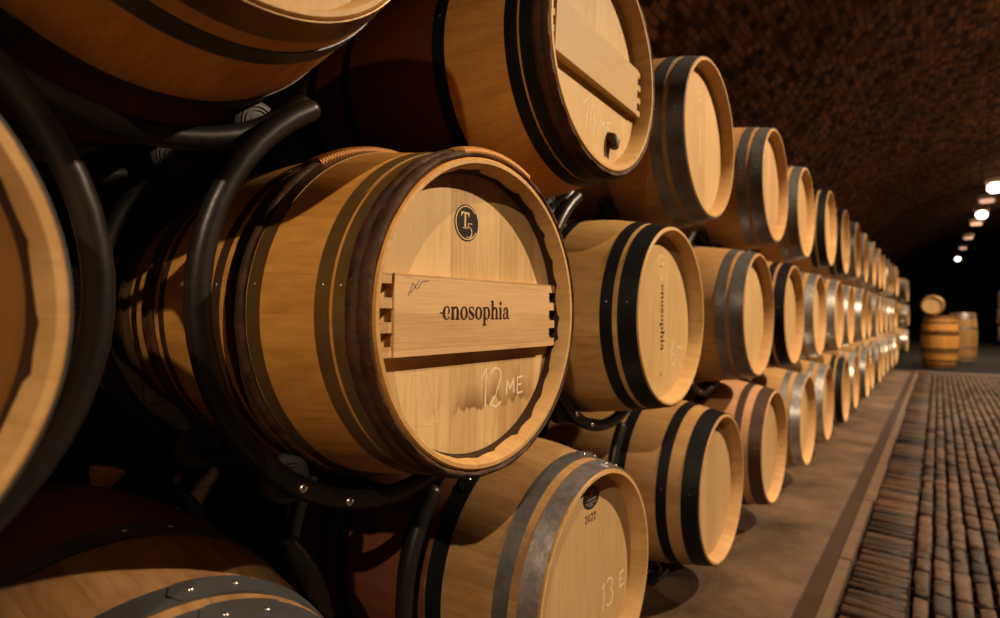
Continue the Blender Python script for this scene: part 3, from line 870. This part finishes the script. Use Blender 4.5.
# facing stack across the aisle, far off
for rn, z, nm in (('bottom', zl, 'bottom'), ('middle', zm, 'middle'), ('top', zt, 'top')):
    for q, y in enumerate((27.6, 28.55)):
        yy = y + (.475 if rn == 'middle' else 0)
        barrel('galv', 'oak barrel in the far stack across the aisle, %s layer, %s one' % (nm, ('first', 'second')[q]), 'barrels stacked across the aisle', 1.80, yy, z, rot=PI)
        e = rack(rn, 0, 0, 0, z, 'black steel cradle across the aisle, %s layer, under the %s barrel' % (nm, ('first', 'second')[q])); e['group'] = 'cradles across the aisle'
        e.rotation_euler = (0, 0, PI); e.location = (1.80, yy, z - RR)

# ------------------------------------------------------------------ the cellar
Y0, Y1 = -5.0, 36.0
XL, XR = -1.98, 5.20
XC = (XL + XR)/2; HW = (XR - XL)/2; ZS, RISE = 2.35, 2.42
def box(bm, x0, x1, y0, y1, z0, z1, bev=0, jit=None):
    v = [bm.verts.new((x, y, z)) for z in (z0, z1) for y in (y0, y1) for x in (x0, x1)]
    fs = [(0, 2, 3, 1), (4, 5, 7, 6), (0, 1, 5, 4), (2, 6, 7, 3), (0, 4, 6, 2), (1, 3, 7, 5)]
    return [bm.faces.new([v[i] for i in f]) for f in fs]
# floor slabs
bm = bmesh.new()
box(bm, XL-.2, -.425, Y0, 13.9, -.15, 0)
box(bm, -.425, XR+.2, Y0, 13.9, -.15, -.045)
box(bm, XL-.2, XR+.2, 13.9, Y1+.2, -.15, 0)
me = mesh_from('floor', bm, False); fl = struct('floor', me, M['concrete']); me.materials.append(M['grout']); me.materials.append(M['asphalt'])
for k, p in enumerate(me.polygons): p.material_index = (0, 1, 2)[k // 6]
bm = bmesh.new(); box(bm, -.424, -.358, Y0, 13.9, -.044, -.016); struct('trim_1', mesh_from('drain_channel', bm, False), M['drain'])
bm = bmesh.new()
y = Y0; rng = random.Random(5)
while y < 13.85:
    l = min(rng.uniform(.7, 1.1), 13.9-y)
    x1 = -.302 + rng.uniform(-.008, .008)
    box(bm, -.356, x1, y+.002, y+l-.002, -.044, rng.uniform(-.004, .002)); y += l
bmesh.ops.bevel(bm, geom=bm.edges[:], offset=.004, segments=2, affect='EDGES')
struct('trim_2', mesh_from('kerb', bm), M['kerb'])
def paving(name, x0, x1, wx, wy, m, ztop, bev, seed, y0=Y0, y1=13.85):
    rng = random.Random(seed); verts = []; faces = []; tone = []
    nx = max(1, int(round((x1-x0)/wx))); w = (x1-x0)/nx
    for i in range(nx):
        y = y0 - rng.uniform(0, wy)
        while y < y1:
            l = wy*rng.uniform(.6, 1.25); l = min(l, y1-y+.001)
            if l < wy*.3: break
            g = .006*rng.uniform(.7, 1.5)
            a0, a1 = x0+i*w+g+rng.uniform(-.002, .004), x0+(i+1)*w-g+rng.uniform(-.004, .002)
            b0, b1 = y+g, y+l-g
            zt_ = ztop + rng.uniform(-.010, .006); t = rng.random(); zz = -.0445
            rows_ = [(0, zz), (0, zt_-bev), (bev*.45, zt_-bev*.3), (bev*1.3, zt_)]
            base = len(verts)
            tl = [rng.uniform(-.005, .004) for _ in range(4)]
            for ins, z in rows_:
                for q, (xx, yy) in enumerate(((a0+ins, b0+ins), (a1-ins, b0+ins), (a1-ins, b1-ins), (a0+ins, b1-ins))):
                    verts.append((xx, yy, z + (tl[q] if z > zz else 0))); tone.append(t)
            for k in range(3):
                for q in range(4): faces.append((base+4*k+q, base+4*k+(q+1) % 4, base+4*k+4+(q+1) % 4, base+4*k+4+q))
            faces.append(tuple(base+12+q for q in range(4)))
            y += l
    me = bpy.data.meshes.new(name); me.from_pydata(verts, [], faces)
    at = me.attributes.new('tone', 'FLOAT', 'POINT'); at.data.foreach_set('value', tone)
    for p in me.polygons: p.use_smooth = True
    o = struct(name, me, M[m]); return o
paving('floor_setts', -.298, -.085, .213, .072, 'sett', -.004, .011, 11)
paving('floor_cobbles', -.082, XR-.01, .068, .155, 'cobble', -.002, .010, 12)
bm = bmesh.new(); box(bm, XL, XR, 13.86, 14.06, -.02, .012); bmesh.ops.bevel(bm, geom=bm.edges[:], offset=.006, segments=2, affect='EDGES')
struct('trim_3', mesh_from('threshold', bm), M['kerb'])
# walls and vault: solid shells with uv in metres
def shell(name, pts, th, y0, y1, m, uoff=0):
    """extrude an (x, z) polyline along y, with thickness th outward"""
    bm = bmesh.new(); uvl = bm.loops.layers.uv.verify()
    n = len(pts); nrm = []
    for i in range(n):
        a, b = pts[max(i-1, 0)], pts[min(i+1, n-1)]
        dx, dz = b[0]-a[0], b[1]-a[1]; q = math.hypot(dx, dz); nrm.append((-dz/q, dx/q))
    inn = [[bm.verts.new((x, y, z)) for x, z in pts] for y in (y0, y1)]
    out = [[bm.verts.new((x+nx*th, y, z+nz*th)) for (x, z), (nx, nz) in zip(pts, nrm)] for y in (y0, y1)]
    s = uoff
    for i in range(n-1):
        d = math.hypot(pts[i+1][0]-pts[i][0], pts[i+1][1]-pts[i][1])
        f = bm.faces.new((inn[0][i], inn[1][i], inn[1][i+1], inn[0][i+1]))
        for l, uv in zip(f.loops, ((y0, s), (y1, s), (y1, s+d), (y0, s+d))): l[uvl].uv = uv
        bm.faces.new((out[0][i], out[0][i+1], out[1][i+1], out[1][i]))
        bm.faces.new((inn[0][i], inn[0][i+1], out[0][i+1], out[0][i])); bm.faces.new((inn[1][i], out[1][i], out[1][i+1], inn[1][i+1]))
        s += d
    bm.faces.new((inn[0][0], out[0][0], out[1][0], inn[1][0])); bm.faces.new((inn[0][-1], inn[1][-1], out[1][-1], out[0][-1]))
    return struct(name, mesh_from(name, bm, angle=25), M[m])
shell('wall_left', [(XL, -.01), (XL, ZS)], .2, Y0, Y1, 'wallbrick')
shell('wall_right', [(XR, ZS), (XR, -.01)], .2, Y0, Y1, 'wallbrick')
vault = lambda ins: [(XC - (HW-ins)*math.cos(PI*i/40), ZS + (RISE-ins)*math.sin(PI*i/40)) for i in range(41)]
shell('ceiling', vault(0), .25, Y0, Y1, 'vault')
for k, y in enumerate([20.6, 27.9]):
    shell('trim_%d' % (k+4), vault(.05), .05, y, y+.32, 'vault')
def endwall(name, y0, y1):
    bm = bmesh.new(); uvl = bm.loops.layers.uv.verify()
    box(bm, XL-.2, XR+.2, y0, y1, -.1, ZS+RISE+.3)
    for f in bm.faces:
        for l in f.loops: l[uvl].uv = (l.vert.co.x, l.vert.co.z)
    struct(name, mesh_from(name, bm, False), M['wallbrick'])
endwall('wall_back', Y1, Y1+.2); endwall('wall_front', Y0-.2, Y0)

# ------------------------------------------------------------------ lamps
LCOL = (1.0, .735, .47)
def lathe_z(bm, prof, seg=24):
    rings = [[bm.verts.new((r*math.cos(2*PI*i/seg), r*math.sin(2*PI*i/seg), z)) for r, z in prof] for i in range(seg)]
    m = len(prof)
    for i in range(seg):
        A, B = rings[i], rings[(i+1) % seg]
        for j in range(m-1): bm.faces.new((A[j], B[j], B[j+1], A[j+1]))
def rbox(name, x0, x1, y0, y1, z0, z1, bev):
    bm = bmesh.new(); box(bm, x0, x1, y0, y1, z0, z1); bmesh.ops.recalc_face_normals(bm, faces=bm.faces)
    bmesh.ops.bevel(bm, geom=bm.edges[:], offset=bev, segments=3, affect='EDGES'); return mesh_from(name, bm, angle=40)
def rod_mesh(h):
    bm = bmesh.new()
    for sx in (-.07, .07): tube(bm, [(sx, 0, .055), (sx, 0, h)], .0025, 6)
    lathe_z(bm, [(.001, .066), (.02, .066), (.02, .05), (.001, .05)], 12); return mesh_from('hanging_rod', bm, angle=50)
HOU = rbox('housing', -.11, .11, -.055, .055, -.01, .062, .012); HOU.materials.append(M['shade_metal'])
LEN = rbox('lens', -.075, .075, -.05, .05, -.135, -.011, .03); LEN.materials.append(M['bulb'])
LEND = rbox('lens', -.095, .095, -.045, .045, -.07, -.011, .02); LEND.materials.append(M['bulb_dim'])
POW = 272.0
ceil_z = lambda x: ZS + RISE*math.sqrt(max(0, 1 - ((x-XC)/HW)**2))
# (x, y, z, strength): the line of lamps seen down the vault, and the line over the far side of the aisle
lamps = [(.6, 10.27, 1.83, .05), (.6, 11.8, 1.86, 0), (.6, 13.19, 1.87, .05), (.6, 15.13, 1.92, 0), (.6, 19.1, 2.06, 0), (.6, 22.9, 2.15, 0), (.6, 29.08, 2.33, .05)]
lamps = [(x, y, z + CAMZ, p) for x, y, z, p in lamps]
lamps += [(1.6, -2.9, 4.22, .56)] + [(1.95, y, 4.22, p) for y, p in ((3.43, 1.12), (8.6, 1.0), (13.8, 1.0), (19.0, 1.0), (24.2, .8))]
cnt = {}
for k, (x, y, z, p) in enumerate(lamps):
    e = bpy.data.objects.new('ceiling_floodlight', None); COL.objects.link(e); e.location = (x, y, z)
    line = 'over the stack side' if x < 1 else 'over the paved side'
    kind = ('bright' if p else 'dim pinkish', line); cnt[kind] = cnt.get(kind, -1) + 1
    set_thing(e, '%s hanging floodlight, %s of those %s of the aisle' % (kind[0], ORD[cnt[kind]], line), 'lamp', 'floodlights hung down the vault')
    rod = cached(('rod', x, z), lambda: rod_mesh(ceil_z(x) - z + .03))
    if not rod.materials: rod.materials.append(M['tube'])
    for nm, me in (('housing', HOU), ('lens', LEN if p else LEND), ('hanging_rod', rod)):
        o = bpy.data.objects.new(nm, me); COL.objects.link(o); o.parent = e
    if p:
        ld = bpy.data.lights.new('lamp_light', 'SPOT'); ld.energy = POW*p*4; ld.color = LCOL; ld.spot_size = R(138 if y < 0 else 131); ld.spot_blend = .3; ld.shadow_soft_size = .04
        lo = bpy.data.objects.new('lamp_light', ld); COL.objects.link(lo); lo.parent = e; lo.location = (0, 0, -.19)
        ld = bpy.data.lights.new('side_spill', 'POINT'); ld.energy = POW*(p*.06 if x > 1 else .012); ld.color = LCOL; ld.shadow_soft_size = .04
        lo = bpy.data.objects.new('side_spill', ld); COL.objects.link(lo); lo.parent = e; lo.location = (0, 0, -.19)

# ------------------------------------------------------------------ world, camera
w = bpy.data.worlds.new('World'); sc.world = w; w.use_nodes = True
w.node_tree.nodes['Background'].inputs[0].default_value = (.02, .012, .008, 1); w.node_tree.nodes['Background'].inputs[1].default_value = 0.0
cd = bpy.data.cameras.new('camera'); cam = bpy.data.objects.new('camera', cd); COL.objects.link(cam)
yaw, pit, rol = R(37.66), R(.23), R(.56)
fw = Vector((-math.sin(yaw)*math.cos(pit), math.cos(yaw)*math.cos(pit), math.sin(pit))); rt = Vector((math.cos(yaw), math.sin(yaw), 0)); up = rt.cross(fw)
rt, up = rt*math.cos(rol) + up*math.sin(rol), up*math.cos(rol) - rt*math.sin(rol)
cam.matrix_world = Matrix(((rt.x, up.x, -fw.x, 0), (rt.y, up.y, -fw.y, 0), (rt.z, up.z, -fw.z, CAMZ), (0, 0, 0, 1)))
cd.sensor_width = 36; cd.lens = 568*36/1000; cd.clip_start = .02; cd.clip_end = 200
cd.dof.use_dof = True; cd.dof.focus_distance = 1.08; cd.dof.aperture_fstop = 2.5
sc.camera = cam
sc.view_settings.view_transform = 'Standard'; sc.view_settings.look = 'None'
sc.view_settings.exposure = 0; sc.view_settings.gamma = 1; sc.view_settings.use_curve_mapping = False
